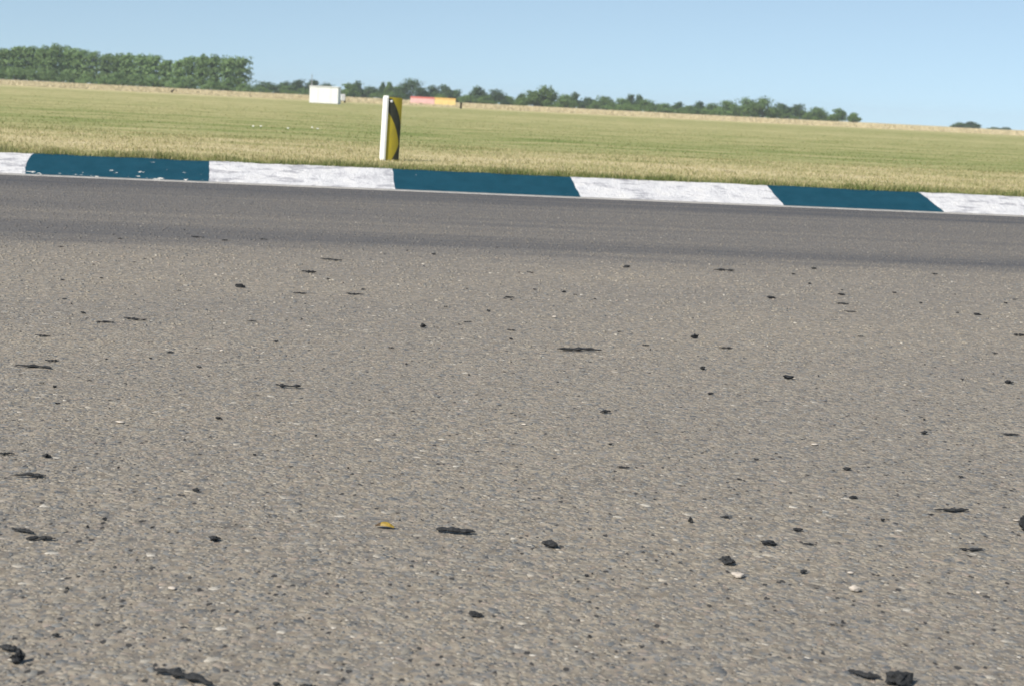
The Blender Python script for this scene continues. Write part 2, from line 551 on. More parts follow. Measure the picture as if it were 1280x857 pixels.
for i in range(len(bounds) - 1):
    (l0, l1), (r0, r1) = bounds[i], bounds[i + 1]
    NU, NV = 34, 12
    verts, faces = [], []
    for j in range(NV + 1):
        t = j / NV
        def edge(b0, b1, idx):
            w = 0.006 * mnoise.noise(Vector((idx * 7.7, t * 3.0, 1.7))) + 0.006 * mnoise.noise(Vector((idx * 3.7, t * 17.0, 4.7)))
            e = b0 + (b1 - b0) * t + w
            if idx == 7: e += -0.018 * math.sin(t * math.pi)
            return e
        a, b = edge(l0, l1, i), edge(r0, r1, i + 1)
        for k in range(NU + 1):
            u = a + (b - a) * k / NU
            v = t * back_edge(u)
            verts.append((u, v, kz(u, v)))
    for j in range(NV):
        for k in range(NU):
            q = j * (NU + 1) + k
            faces.append((q, q + 1, q + NU + 2, q + NU + 1))
    # front lip down to the channel and a drop at the back
    n0 = len(verts)
    for k in range(NU + 1): verts.append((verts[k][0], -0.002, -0.03))
    for k in range(NU): faces.append((n0 + k, n0 + k + 1, k + 1, k))
    n1 = len(verts)
    top = NV * (NU + 1)
    for k in range(NU + 1): verts.append((verts[top + k][0], verts[top + k][1] + 0.02, 0.0))
    for k in range(NU): faces.append((top + k, top + k + 1, n1 + k + 1, n1 + k))
    me = mesh_np('kerb_section', np.array(verts), np.array(faces))
    for p in me.polygons: p.use_smooth = True
    white = (i % 2 == 0)
    mat = WHITES[(i // 2) % 3] if white else (BLUES[0] if i == 7 else BLUES[1])
    o = link('kerb_section', me, mat, parent=kerb)
    lab = None
    if i == 7: lab = 'dark blue painted length chipped along its foot'
    elif 6 <= i <= 12: lab = 'white painted length with flaking streaks' if white else 'dark blue painted length'
    if lab: o['label'] = lab
# concrete channel between tarmac and kerb
cv, cf = [], []
NCH = 240
for k in range(NCH + 1):
    u = -11 + 26 * k / NCH
    w = 0.008 * mnoise.noise(Vector((u * 2.1, 9.3, 0)))
    cv += [(u, -0.085 + w, -0.02), (u, -0.08 + w, 0.004), (u, 0.0, 0.008), (u, 0.01, -0.02)]
for k in range(NCH):
    for j in range(3):
        q = k * 4 + j
        cf.append((q, q + 4, q + 5, q + 1))
link('channel', mesh_np('channel', np.array(cv), np.array(cf)), CONCRETE, parent=kerb)

# ------------------------------------------------------------------ grass
def blades(name, n, uf, vf, hf, wf, mat, lean=0.5):
    """n bent blades; uf/vf give positions, hf/wf heights and widths (arrays)"""
    u, v = uf, vf
    az = rng.uniform(0, 2 * np.pi, n)
    dx, dy = np.cos(az), np.sin(az)              # lean direction
    wx, wy = -np.sin(az + rng.uniform(-.7, .7, n)), np.cos(az)
    ln = rng.uniform(0.1, 1.0, n) * lean * hf
    V = np.zeros((n, 5, 3))
    z0 = FZ - 0.004
    V[:, 0] = np.stack([u - wx * wf / 2, v - wy * wf / 2, np.full(n, z0)], 1)
    V[:, 1] = np.stack([u + wx * wf / 2, v + wy * wf / 2, np.full(n, z0)], 1)
    mu, mv, mz = u + dx * ln * 0.35, v + dy * ln * 0.35, z0 + hf * 0.6
    V[:, 2] = np.stack([mu - wx * wf * .4, mv - wy * wf * .4, mz], 1)
    V[:, 3] = np.stack([mu + wx * wf * .4, mv + wy * wf * .4, mz], 1)
    V[:, 4] = np.stack([u + dx * ln, v + dy * ln, z0 + hf], 1)
    b = (np.arange(n) * 5)[:, None]
    o = link(name, mesh_np(name, V.reshape(-1, 3), [b + np.array([[0, 1, 3, 2]]), b + np.array([[2, 3, 4]])]), mat, frame=KM)
    tag(o, kind='stuff')
    return o
def sample(n, v0, v1, widen=0.42, pw=1.0):
    v = v0 + (v1 - v0) * rng.random(n) ** pw
    # visible width grows with depth; centre line of the view expressed in the kerb frame
    ctr = KMI.to_3x3() @ Vector((0, 1, 0))
    o = KMI @ Vector((0, 0, 0))
    t = (v - o.y) / ctr.y
    u = o.x + ctr.x * t + (rng.random(n) * 2 - 1) * (t * widen + 1.0)
    return u, v
def clump(u, v, s):
    return 0.5 + 0.25 * np.sin(u * 5.1 * s + 1.3 * np.sin(v * 6.3 * s + u)) + 0.25 * np.sin(u * 11.7 * s + 2.1 * np.sin(u * 2.9 * s) + v * 3.1)
n = 46000
u, v = sample(n, KW - 0.035, KW + 0.9, pw=1.3)
h = (0.014 + 0.034 * rng.random(n)) * (0.45 + 1.1 * clump(u, v, 1.0)) * np.where(v < KW + 0.25, 1.1, 0.8)
tall = rng.random(n) < 0.04
h[tall] *= 1.7
# loose tufts standing up along the back of the kerb
for k in range(26):
    tu, tv = -5 + 13 * random.random(), KW + 0.03 + 0.35 * random.random()
    m = 90
    u = np.concatenate([u, tu + rng.normal(0, 0.05, m)])
    v = np.concatenate([v, np.maximum(KW - .01, tv + rng.normal(0, 0.03, m))])
    h = np.concatenate([h, rng.uniform(.03, .075, m)])
n = len(u)
G1 = blades('verge_grass', n, u, v, h, rng.uniform(0.003, 0.007, n), BLADE, 0.8)
tag(G1, 'ragged straw and green grass fringe growing along the back of the kerb', 'grass')
n = 70000
u, v = sample(n, KW + 0.7, 7.5, pw=1.25)
h = (0.009 + 0.022 * rng.random(n)) * (0.65 + 0.7 * clump(u, v, 0.7))
G2a = (u, v, h, rng.uniform(0.004, 0.009, n))
n = 60000
u, v = sample(n, 7.0, 32, pw=1.3)
h = (0.006 + 0.014 * rng.random(n)) * (0.6 + 0.7 * clump(u, v, 0.3))
G2b = (u, v, h, rng.uniform(0.008, 0.018, n))
n = 16000
u, v = sample(n, 30, 122, pw=1.2)
h = 0.006 + 0.012 * rng.random(n)
G2c = (u, v, h, rng.uniform(0.03, 0.07, n))
cc = [np.concatenate(t) for t in zip(G2a, G2b, G2c)]
G2 = blades('mown_grass', len(cc[0]), cc[0], cc[1], cc[2], cc[3], BLADE, 0.9)
tag(G2, 'short mown grass in straw and green drifts across the wide field', 'grass')
n = 80000
u, v = sample(n, 140, 300, pw=1.5)
h = (0.34 + 0.17 * rng.random(n)) * np.minimum(1, 0.25 + (v - 140) / 30)
G3 = blades('tall_dry_grass', n, u, v, h, rng.uniform(0.06, 0.16, n), STRAW, 0.35)
tag(G3, 'pale tall dry grass belt along the far edge of the field', 'grass')

# ------------------------------------------------------------------ trees
def foliage(name, c0, c1, c2):
    M = Mat(name, 0.7, 0.15)
    oi = M.n('ShaderNodeObjectInfo').outputs['Random']
    c = M.ramp(M.island(), [(0.0, c0), (0.5, c1), (1.0, c2)])
    M.col(M.mix(1.0, c, M.ramp(oi, [(0, 0.82), (1, 1.18)]), 'MULTIPLY'))
    leaf_bsdf(M, 0.3)
    return M.m
FOL = {'pale': foliage('pale_foliage', (0.11, 0.185, 0.070), (0.165, 0.255, 0.098), (0.225, 0.325, 0.135)),
       'dark': foliage('dark_foliage', (0.045, 0.085, 0.030), (0.07, 0.125, 0.042), (0.105, 0.17, 0.06)),
       'mid': foliage('mid_foliage', (0.085, 0.15, 0.040), (0.13, 0.21, 0.056), (0.18, 0.27, 0.08)),
       'bright': foliage('bright_foliage', (0.07, 0.125, 0.032), (0.105, 0.17, 0.045), (0.15, 0.215, 0.06))}
BARK = plain('bark', (0.10, 0.085, 0.065), 0.9, 0.1, 0.3, 3)
def tree(name, label, cat, px, top_px, wid_px, dist, fol, seed, crown_base=0.15, upright=False, group=None, leaf=1.0):
    """a tree standing on the far ground; size follows from the picture's size at its distance"""
    r = np.random.default_rng(seed)
    H = top_px / F_PX * dist
    Wd = wid_px / F_PX * dist
    p = at_dist(px, dist, FZ)
    t = tag(empty(name, p, r.uniform(0, 6.28) if not upright else 0), label, cat, group)
    # trunk with limbs
    bm = bmesh.new()
    tr = max(0.10, H * 0.018)
    def tube(pts, rads, k=6):
        rings = []
        for (q, rr) in zip(pts, rads):
            rings.append([bm.verts.new((q[0] + rr * math.cos(a * 2 * math.pi / k), q[1] + rr * math.sin(a * 2 * math.pi / k), q[2])) for a in range(k)])
        for a_, b_ in zip(rings, rings[1:]):
            for i in range(k):
                bm.faces.new((a_[i], a_[(i + 1) % k], b_[(i + 1) % k], b_[i]))
        bm.faces.new(rings[-1])
    tube([(0, 0, -0.2), (0.02 * H, 0, H * .3), (0, 0.02 * H, H * .6), (0, 0, H * .85)], [tr * 1.3, tr, tr * .7, tr * .25])
    lobes = []
    nl = 12 if not upright else 9
    for i in range(nl):
        a = i * 2.4 + r.uniform(-.4, .4)
        if upright:
            zz = crown_base + (1 - crown_base) * (i + 0.5) / nl
            rr = Wd * 0.28 * (0.55 + 0.45 * math.sin(math.pi * min(1, zz + .15)))
            c = (rr * .6 * math.cos(a), rr * .6 * math.sin(a), H * zz)
            lobes.append((c, Wd * r.uniform(.34, .50), H * r.uniform(.12, .20)))
        else:
            el = (0.12, 0.25, 0.45, 0.7, 0.2, 0.95, 0.5, 0.15, 0.8, 0.3, 0.6, 1.2)[i] + r.uniform(-.08, .08)
            zz = crown_base + (1 - crown_base) * (0.14 + 0.58 * math.sin(el))
            q = r.uniform(.26, .34) * Wd * math.cos(el)
            c = (q * math.cos(a), q * math.sin(a), H * zz)
            lobes.append((c, Wd * r.uniform(.19, .27), H * (1 - crown_base) * r.uniform(.20, .29)))
        tube([(0, 0, H * max(.12, zz * .45)), (c[0] * .5, c[1] * .5, H * zz * .8), c], [tr * .5, tr * .35, tr * .12], 4)
    lobes.append(((0, 0, H * (0.80 if not upright else 0.9)), Wd * (.30 if not upright else .26), H * (.22 if not upright else 0.12)))
    if not upright:
        lobes.append(((0, 0, H * .40), Wd * .36, H * .38))
    bm_obj('trunk', bm, BARK, t)
    # crown: leaf-sprays as small bent faces through the volume of the lobes
    Vs = []
    nf = int(220 * leaf)
    for (c, rh, rv) in lobes:
        d = r.normal(size=(nf, 3))
        d /= np.linalg.norm(d, axis=1)[:, None]
        rad_ = r.random(nf) ** 0.42 * (0.8 + 0.35 * np.sin(d[:, 0] * 4 + seed) * np.sin(d[:, 2] * 5 + 1))
        P = np.array(c)[None] + d * rad_[:, None] * np.array([rh, rh, rv])[None]
        P[:, 2] = np.maximum(P[:, 2], 0.12)
        nrm = d + r.normal(size=(nf, 3)) * 0.55 + np.array([0, 0, 0.25])
        nrm /= np.linalg.norm(nrm, axis=1)[:, None]
        ref = r.normal(size=(nf, 3))
        tx = np.cross(nrm, ref); tx /= np.linalg.norm(tx, axis=1)[:, None]
        ty = np.cross(nrm, tx)
        s = (H * 0.018 + 0.09 * (dist / 500)) * r.uniform(.7, 1.5, nf)
        q = np.stack([P - tx * s[:, None] * 1.2, P - ty * s[:, None] * .7 + nrm * s[:, None] * .3,
                      P + tx * s[:, None] * 1.2, P + ty * s[:, None] * .7 + nrm * s[:, None] * .3], 1)
        Vs.append(q)
    V = np.concatenate(Vs)
    m = len(V)
    V = V.reshape(-1, 3)
    k = np.arange(m)[:, None] * 4 + np.arange(4)[None]
    link('crown', mesh_np('crown', V, k), FOL[fol], parent=t)
    return t
YH = lambda px: 98.5 + (163.0 - 98.5) * px / 1280.0
sd_ = 100
ORD = ['first', 'second', 'third', 'fourth', 'fifth', 'sixth', 'seventh', 'eighth', 'ninth', 'tenth', 'eleventh', 'twelfth', 'thirteenth',
       'fourteenth', 'fifteenth', 'sixteenth', 'seventeenth', 'eighteenth', 'nineteenth', 'twentieth', 'twenty-first']
# tall pale row on the left
row = [(-14, 66, 24), (4, 64, 22), (20, 62, 22), (36, 63, 22), (52, 62, 21), (68, 60, 25), (84, 64, 20), (99, 66, 21), (114, 69, 22),
       (131, 70, 20), (146, 70, 23), (160, 71, 20), (176, 72, 23), (192, 73, 22), (207, 76, 18), (222, 77, 19),
       (236, 73, 22), (252, 73, 20), (267, 74, 21), (284, 73, 22), (299, 74, 26)]
for i, (px, ty, w) in enumerate(row):
    sd_ += 1
    lab = ('%s tall pale green tree in the left row, counted from the left edge' % ORD[i])
    if i == len(row) - 1: lab = 'last tall pale green tree at the right end of the left row'
    if i == 5: lab = 'tallest tree in the pale green row at the far left'
    tree('row_tree', lab, 'tree', px, YH(px) - ty + 1 + (sd_ * 11 % 5) * .5 - 1, w * 1.35, 480 + (sd_ * 37 % 40), 'pale', sd_, 0.10, True, 'tall trees in the left row', 1.15)
for i in range(15):
    sd_ += 1
    px = -8 + i * 22 + (sd_ * 13 % 9)
    tree('hedge_shrub', '%s low green shrub from the left at the foot of the left tree row' % ORD[i], 'shrub', px, 12 + (sd_ * 7 % 8), 30, 474, 'pale', sd_, 0.0, False, 'shrubs under the left tree row', 0.5)
# smaller, darker trees and hedges further along
others = [
 # px, top y, width px, dist, foliage, crown base, label
 (331, 101, 34, 640, 'dark', 0.0, 'low dark rounded tree just right of the tall left row'),
 (357, 101, 26, 650, 'dark', 0.0, 'dark low tree left of the white hut, second from the tall row'),
 (374, 98.5, 26, 640, 'dark', 0.05, 'dark tree rising directly left of the white hut'),
 (391, 98.5, 18, 640, 'dark', 0.05, 'narrow dark tree behind the left edge of the white hut'),
 (408, 103, 26, 650, 'dark', 0.0, 'low dark tree showing over the roof of the white hut'),
 (434, 103, 24, 620, 'mid', 0.0, 'mid green tree directly right of the white hut'),
 (447, 101, 18, 640, 'dark', 0.0, 'dark tree behind the mid green one right of the white hut'),
 (463, 107, 28, 650, 'dark', 0.0, 'low hedge tree left of the striped marker post'),
 (478, 102, 9, 650, 'dark', 0.05, 'thin pointed tree behind the left of the marker post'),
 (486, 101.5, 11, 645, 'mid', 0.05, 'narrow pointed tree just behind the top of the marker post'),
 (495, 107, 24, 650, 'mid', 0.0, 'low green tree right behind the marker post'),
 (515, 97.5, 42, 620, 'dark', 0.02, 'big dark dome shaped tree right of the marker post'),
 (540, 106, 22, 640, 'dark', 0.0, 'dark tree tucked right of the big dome tree'),
 (555, 105, 26, 640, 'dark', 0.0, 'dark rounded tree over the yellow banner'),
 (570, 111, 22, 650, 'dark', 0.0, 'low dark hedge tree past the yellow banner'),
 (597, 107, 24, 630, 'dark', 0.0, 'dark round tree, left one of the pair right of the yellow banner'),
 (618, 110.5, 30, 630, 'dark', 0.0, 'dark round tree, right one of the pair right of the yellow banner'),
 (585, 118, 22, 600, 'mid', 0.0, 'low mid green bush below the pair of dark trees'),
 (608, 119, 24, 600, 'mid', 0.0, 'low olive green bush under the right tree of the dark pair'),
 (634, 119, 18, 640, 'mid', 0.0, 'small bush closing the gap before the bright green tree'),
 (652, 116, 14, 640, 'dark', 0.0, 'small dark tree peeping out left of the bright green tree'),
 (664, 112, 36, 560, 'bright', 0.0, 'bright green spreading tree, its lower left half'),
 (680, 105.5, 36, 560, 'bright', 0.0, 'bright green tall rounded tree in the middle of the skyline'),
 (707, 117, 24, 600, 'mid', 0.0, 'greyish green tree directly right of the bright green tree'),
 (719, 115, 18, 640, 'dark', 0.0, 'dark tree behind the greyish one right of the bright tree'),
 (735, 121, 24, 640, 'dark', 0.0, 'low dark hedge tree in the dip of the skyline'),
 (754, 119, 30, 630, 'mid', 0.0, 'broad mid green hedge tree, leftmost of the right hedge line'),
 (777, 122, 26, 630, 'mid', 0.0, 'mid green hedge tree before the two crested dark trees'),
 (788, 117, 14, 660, 'dark', 0.05, 'small dark crested tree, left of two above the hedge'),
 (798, 118, 14, 660, 'dark', 0.05, 'small dark crested tree, right of two above the hedge'),
 (806, 123, 32, 620, 'mid', 0.0, 'rounded green hedge tree under the crested dark trees'),
 (830, 128, 26, 620, 'mid', 0.0, 'low green hedge tree where the skyline dips to the right'),
 (848, 127, 20, 640, 'dark', 0.0, 'low dark tree, first of two small bumps left of the right clump'),
 (873, 126, 18, 640, 'dark', 0.0, 'low dark tree, second of two small bumps left of the right clump'),
 (862, 131, 26, 620, 'mid', 0.0, 'low green bush between the two small dark bumps'),
 (890, 128, 28, 620, 'mid', 0.0, 'green tree at the left foot of the right clump'),
 (908, 124, 32, 610, 'mid', 0.0, 'green tree on the left shoulder of the right clump'),
 (930, 121, 36, 610, 'mid', 0.0, 'tall green tree, left summit of the right clump'),
 (953, 120.5, 36, 610, 'mid', 0.0, 'tall green tree, right summit of the right clump'),
 (975, 128, 26, 630, 'dark', 0.0, 'darker green tree below the right summit of the right clump'),
 (997, 129.5, 28, 630, 'dark', 0.0, 'dark green tree on the right shoulder of the right clump'),
 (1020, 133, 30, 620, 'mid', 0.0, 'green tree sloping down at the right end of the clump'),
 (1046, 135, 22, 600, 'mid', 0.02, 'pale round tree, second from the right end of the tree line'),
 (1067, 140.5, 15, 600, 'mid', 0.05, 'small round tree standing alone at the right end of the tree line'),
 (1199, 153, 18, 800, 'dark', 0.0, 'tiny dark tree on the far right horizon, left of a close pair'),
 (1214, 152, 18, 800, 'dark', 0.0, 'tiny dark tree on the far right horizon, right of a close pair'),
 (1243, 159.5, 14, 1300, 'dark', 0.0, 'faint low bush near the right end of the horizon'),
 (1257, 159.6, 12, 1300, 'dark', 0.0, 'faint low bush, last one on the right horizon')]
for (px, ty, w, dist, fol, cb, lab) in others:
    sd_ += 1
    nm = 'far_bush' if 'bush' in lab else ('hedge_tree' if 'hedge' in lab else 'field_tree')
    tree(nm, lab, 'bush' if 'bush' in lab else 'tree', px, max(2.0, YH(px) - ty + 1.0), w * 1.28, dist, fol, sd_, cb, False, None, 1.0)

for i in range(40):                          # the low hedge that closes the line under the trees
    sd_ += 1
    px = 322 + i * 18.4 + (sd_ * 13 % 7)
    tree('hedge_bush', 'low green bush in the far hedge between the tall left row and the right clump', 'bush', px, 8.0 + (sd_ * 7 % 5) * .9 - (2 if px > 1010 else 0),
         30, 650 - (sd_ % 3) * 12, ('dark', 'mid', 'mid')[sd_ % 3], sd_, 0.0, False, 'bushes of the far hedge', 0.45)

# ------------------------------------------------------------------ white hut, trailer, banners
WHITE = plain('white_panel', (0.80, 0.80, 0.79), 0.45, 0.4, 0.03, 3)
GREYW = plain('grey_white_panel', (0.52, 0.52, 0.54), 0.5, 0.4, 0.06, 2)
STEEL = plain('grey_steel', (0.30, 0.30, 0.31), 0.45, 0.5, 0.1, 10)
DARK = plain('dark_tyre', (0.03, 0.03, 0.03), 0.8, 0.3, 0.2, 20)
d_h = 104.0
sc = d_h / F_PX
p = at_dist(406.5, d_h, FZ)
rz = -math.atan2(p.x, p.y)
hut = tag(empty('white_hut', p, rz + math.radians(-7)), 'low white box hut with a thin mast standing in the field', 'hut')
hw, hh, hd = 35 * sc / 2, 20.5 * sc, 1.5
bm_obj('wall', box_bm(-hw + .02, hw - .02, -hd / 2 + .02, hd / 2 - .02, -0.02, hh - .02), GREYW, hut)
edges = [-hw, -hw + 2 * hw * 0.30, -hw + 2 * hw * 0.74, hw]
for a, b in zip(edges, edges[1:]):
    bm_obj('panel', box_bm(a + .006, b - .006, -hd / 2, -hd / 2 + .05, 0.02, hh - 0.03, 0.006), WHITE, hut)
for s_ in (-1, 1):
    bm_obj('side_panel', box_bm(min(s_ * (hw - .03), s_ * (hw + .004)), max(s_ * (hw - .03), s_ * (hw + .004)), -hd / 2 + .056, hd / 2, 0.02, hh - .03, 0.004), WHITE, hut)
bm_obj('roof', box_bm(-hw - .03, hw + .03, -hd / 2 - .04, hd / 2 + .03, hh - .028, hh + .02, 0.008), WHITE, hut)
bm = bmesh.new()
bmesh.ops.create_cone(bm, cap_ends=True, segments=8, radius1=0.03, radius2=0.022, depth=0.75, matrix=Matrix.Translation((-hw + .08, -0.3, hh + .39)))
bm_obj('mast', bm, STEEL, hut)
# trailer behind it
d_t = 128.0
sc = d_t / F_PX
p = at_dist(426.5, d_t, FZ)
tr = tag(empty('trailer', p, -math.atan2(p.x, p.y)), 'small grey white trailer half hidden behind the white hut', 'trailer')
w2, th = 10 * sc / 2, 10.5 * sc
bm_obj('body', box_bm(-w2, w2, -.9, .9, .16, th, 0.04), GREYW, tr)
bm_obj('door', box_bm(-w2 + .12, w2 * .2, -.915, -.89, .2, th - .08, 0.01), WHITE, tr)
for s_ in (-1, 1):
    bm = bmesh.new()
    bmesh.ops.create_cone(bm, cap_ends=True, segments=16, radius1=0.16, radius2=0.16, depth=0.12, matrix=Matrix.Translation((s_ * (w2 - .03), 0, .16)) @ Matrix.Rotation(math.pi / 2, 4, 'Y'))
    bm_obj('wheel', bm, DARK, tr)
# banners
def banner(px0, px1, lab, col, colw, name):
    d_b = 165.0
    sc_ = d_b / F_PX
    p_ = at_dist((px0 + px1) / 2, d_b, FZ)
    t = tag(empty(name, p_, -math.atan2(p_.x, p_.y)), lab, 'banner')
    w_ = (px1 - px0) * sc_ / 2 - 0.01
    z1 = 10.2 * sc_
    z0 = 2.2 * sc_
    for k in range(3):                        # three boards side by side
        a = -w_ + 2 * w_ * k / 3
        b = -w_ + 2 * w_ * (k + 1) / 3
        o = bm_obj('board', box_bm(a + .008, b - .008, -.02, .02, z0 * .4, z1 * .80, 0.004), colw, t)
    bm_obj('top_strip', box_bm(-w_, w_, -.026, .026, z1 * .80 + .003, z1, 0.004), col, t)
    for k in range(4):
        x = -w_ + .06 + (2 * w_ - .12) * k / 3
        bm_obj('post', box_bm(x - .025, x + .025, .028, .078, -.05, z1 * .95), STEEL, t)
banner(513.0, 543.0, 'red and pale pink trackside banner at the far field edge', plain('banner_red', (0.62, 0.20, 0.18), .5, .3, .08, 2), plain('banner_pink', (0.74, 0.47, 0.45), .5, .3, .12, 2.2), 'red_banner')
banner(543.4, 569.5, 'yellow orange trackside banner at the far field edge', plain('banner_orange', (0.70, 0.45, 0.16), .5, .3, .08, 2), plain('banner_yellow', (0.76, 0.58, 0.25), .5, .3, .10, 2.2), 'yellow_banner')
# dark stub post right of the banners
BLACKP = plain('black_paint', (0.018, 0.018, 0.017), 0.6, 0.3, 0.2, 30)
p = at_dist(576.5, 128, FZ)
st = tag(empty('stub_post', p, 0.3), 'short dark post standing just right of the yellow banner', 'post')
bm_obj('shaft', box_bm(-.07, .07, -.07, .07, -.05, .42, 0.015), BLACKP, st)
bm_obj('cap', box_bm(-.10, .10, -.10, .10, .422, .50, 0.02), BLACKP, st)
# crow on the grass at the left
CROW = plain('crow_feathers', (0.022, 0.018, 0.016), 0.5, 0.4, 0.3, 12)
p = at_dist(215.5, 150, FZ)
bm = bmesh.new()
segs = [(-.26, .15, .015), (-.18, .17, .045), (-.06, .20, .085), (.06, .24, .095), (.14, .31, .065), (.19, .37, .055), (.245, .375, .035), (.27, .365, .014), (.33, .355, .003)]
rings = []
for (x, z, r_) in segs:
    rings.append([bm.verts.new((x, r_ * .9 * math.cos(a * math.pi / 5), z + r_ * math.sin(a * math.pi / 5))) for a in range(10)])
for a_, b_ in zip(rings, rings[1:]):
    for i in range(10): bm.faces.new((a_[i], a_[(i + 1) % 10], b_[(i + 1) % 10], b_[i]))
bm.faces.new(rings[0]); bm.faces.new(rings[-1])
for s_ in (-1, 1):
    bmesh.ops.create_cone(bm, cap_ends=True, segments=6, radius1=.010, radius2=.014, depth=.16, matrix=Matrix.Translation((.02, s_ * .035, .07)))
crow = bm_obj('crow', bm, CROW, smooth=True)
crow.location = p
crow.rotation_euler = (0, 0, 0.7)
tag(crow, 'tiny dark bird sitting far out on the grass below the left tree row', 'bird')

# ------------------------------------------------------------------ marker post
YEL = Mat('marker_yellow', 0.45, 0.4)
nz = YEL.noise(YEL.coord((1, 1, .4)), 14, 5, .65)
YEL.col(YEL.ramp(nz, [(0.25, (0.30, 0.25, 0.04)), (0.6, (0.42, 0.33, 0.025)), (0.8, (0.34, 0.30, 0.08))]))
YEL = YEL.m
MWH = plain('marker_white', (0.82, 0.82, 0.80), 0.4, 0.4, 0.03, 8)
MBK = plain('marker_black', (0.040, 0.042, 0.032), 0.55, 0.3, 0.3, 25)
pb = on_z(489.5, 201.0, FZ)
dpost = (pb - CAM).length
spx = dpost / F_PX
phi = math.radians(28)
R_LEAN = math.radians(1.5)                 # the post leans a little
mp = tag(empty('marker_post', pb, phi), 'short track marker post with white side, yellow face and black curve', 'post')
mp.rotation_euler = (0.0, R_LEAN, phi)
PH = 78.8 * spx
fw = 16.6 * spx / math.cos(phi)             # width of the yellow face
dep = 5.9 * spx / math.sin(phi)             # depth of the white side
def front_y(x):                              # gently bowed face
    t = (x + fw / 2) / fw
    return -0.010 * math.sin(math.pi * t) - 0.0
bm = bmesh.new()
NX, NZ = 14, 20
g = []
for j in range(NZ + 1):
    g.append([bm.verts.new((-fw / 2 + .0 + fw * i / NX, front_y(-fw / 2 + fw * i / NX), -0.05 + (PH - 0.012 + .05) * j / NZ)) for i in range(NX + 1)])
for j in range(NZ):
    for i in range(NX): bm.faces.new((g[j][i], g[j][i + 1], g[j + 1][i + 1], g[j + 1][i]))
r_ = bmesh.ops.extrude_face_region(bm, geom=bm.faces[:])
bmesh.ops.translate(bm, vec=(0, 0.014, 0), verts=[e for e in r_['geom'] if isinstance(e, bmesh.types.BMVert)])
bm_obj('face_panel', bm, YEL, mp)
# white side board with a rounded top
bm = bmesh.new()
prof = [(0.0, -0.05), (dep, -0.05), (dep, PH - .03)]
for a in range(1, 7): prof.append((dep - .03 + .03 * math.cos(a * math.pi / 12), PH - .03 + .03 * math.sin(a * math.pi / 12)))
for a in range(6, 12): prof.append((.022 + .022 * math.cos(a * math.pi / 12), PH - .022 + .022 * math.sin(a * math.pi / 12)))
prof.append((0.0, PH - .022))
vsd = [bm.verts.new((-fw / 2 - .020, y - .016, z)) for y, z in prof]
fc = bm.faces.new(vsd)
r_ = bmesh.ops.extrude_face_region(bm, geom=[fc])
bmesh.ops.translate(bm, vec=(0.018, 0, 0), verts=[e for e in r_['geom'] if isinstance(e, bmesh.types.BMVert)])
bm_obj('side_board', bm, MWH, mp)
# dark curve on the face: crescent between two arcs, from the top left to the foot
def curve_strip(name, inner, outer, mat, proud=0.003, n=26):
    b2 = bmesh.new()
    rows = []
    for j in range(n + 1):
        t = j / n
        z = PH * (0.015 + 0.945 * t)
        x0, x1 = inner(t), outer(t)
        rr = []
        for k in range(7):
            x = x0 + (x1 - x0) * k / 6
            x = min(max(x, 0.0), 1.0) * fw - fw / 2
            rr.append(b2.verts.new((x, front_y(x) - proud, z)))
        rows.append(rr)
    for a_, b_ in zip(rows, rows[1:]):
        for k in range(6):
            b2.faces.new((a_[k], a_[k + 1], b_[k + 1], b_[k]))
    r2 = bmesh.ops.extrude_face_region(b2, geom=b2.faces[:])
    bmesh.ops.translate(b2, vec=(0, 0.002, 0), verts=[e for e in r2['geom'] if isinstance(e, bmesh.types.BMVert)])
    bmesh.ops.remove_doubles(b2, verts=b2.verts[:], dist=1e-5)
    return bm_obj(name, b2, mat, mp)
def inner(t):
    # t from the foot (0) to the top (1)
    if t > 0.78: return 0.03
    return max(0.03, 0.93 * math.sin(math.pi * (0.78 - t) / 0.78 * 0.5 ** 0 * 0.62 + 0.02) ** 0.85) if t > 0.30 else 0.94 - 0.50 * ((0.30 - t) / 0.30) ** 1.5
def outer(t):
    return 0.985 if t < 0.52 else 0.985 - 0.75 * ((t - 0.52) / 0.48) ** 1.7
curve_strip('black_curve', inner, outer, MBK)
bm = bmesh.new()
bmesh.ops.create_uvsphere(bm, u_segments=12, v_segments=8, radius=0.013, matrix=Matrix.Translation((-fw / 2 + fw * .22, front_y(-fw / 2 + fw * .22) - .004, PH * .915)) @ Matrix.Diagonal((1, .5, 1, 1)))
bm_obj('bolt', bm, plain('bolt_zinc', (0.75, 0.76, 0.78), 0.35, 0.5, .05, 50), mp, smooth=True)

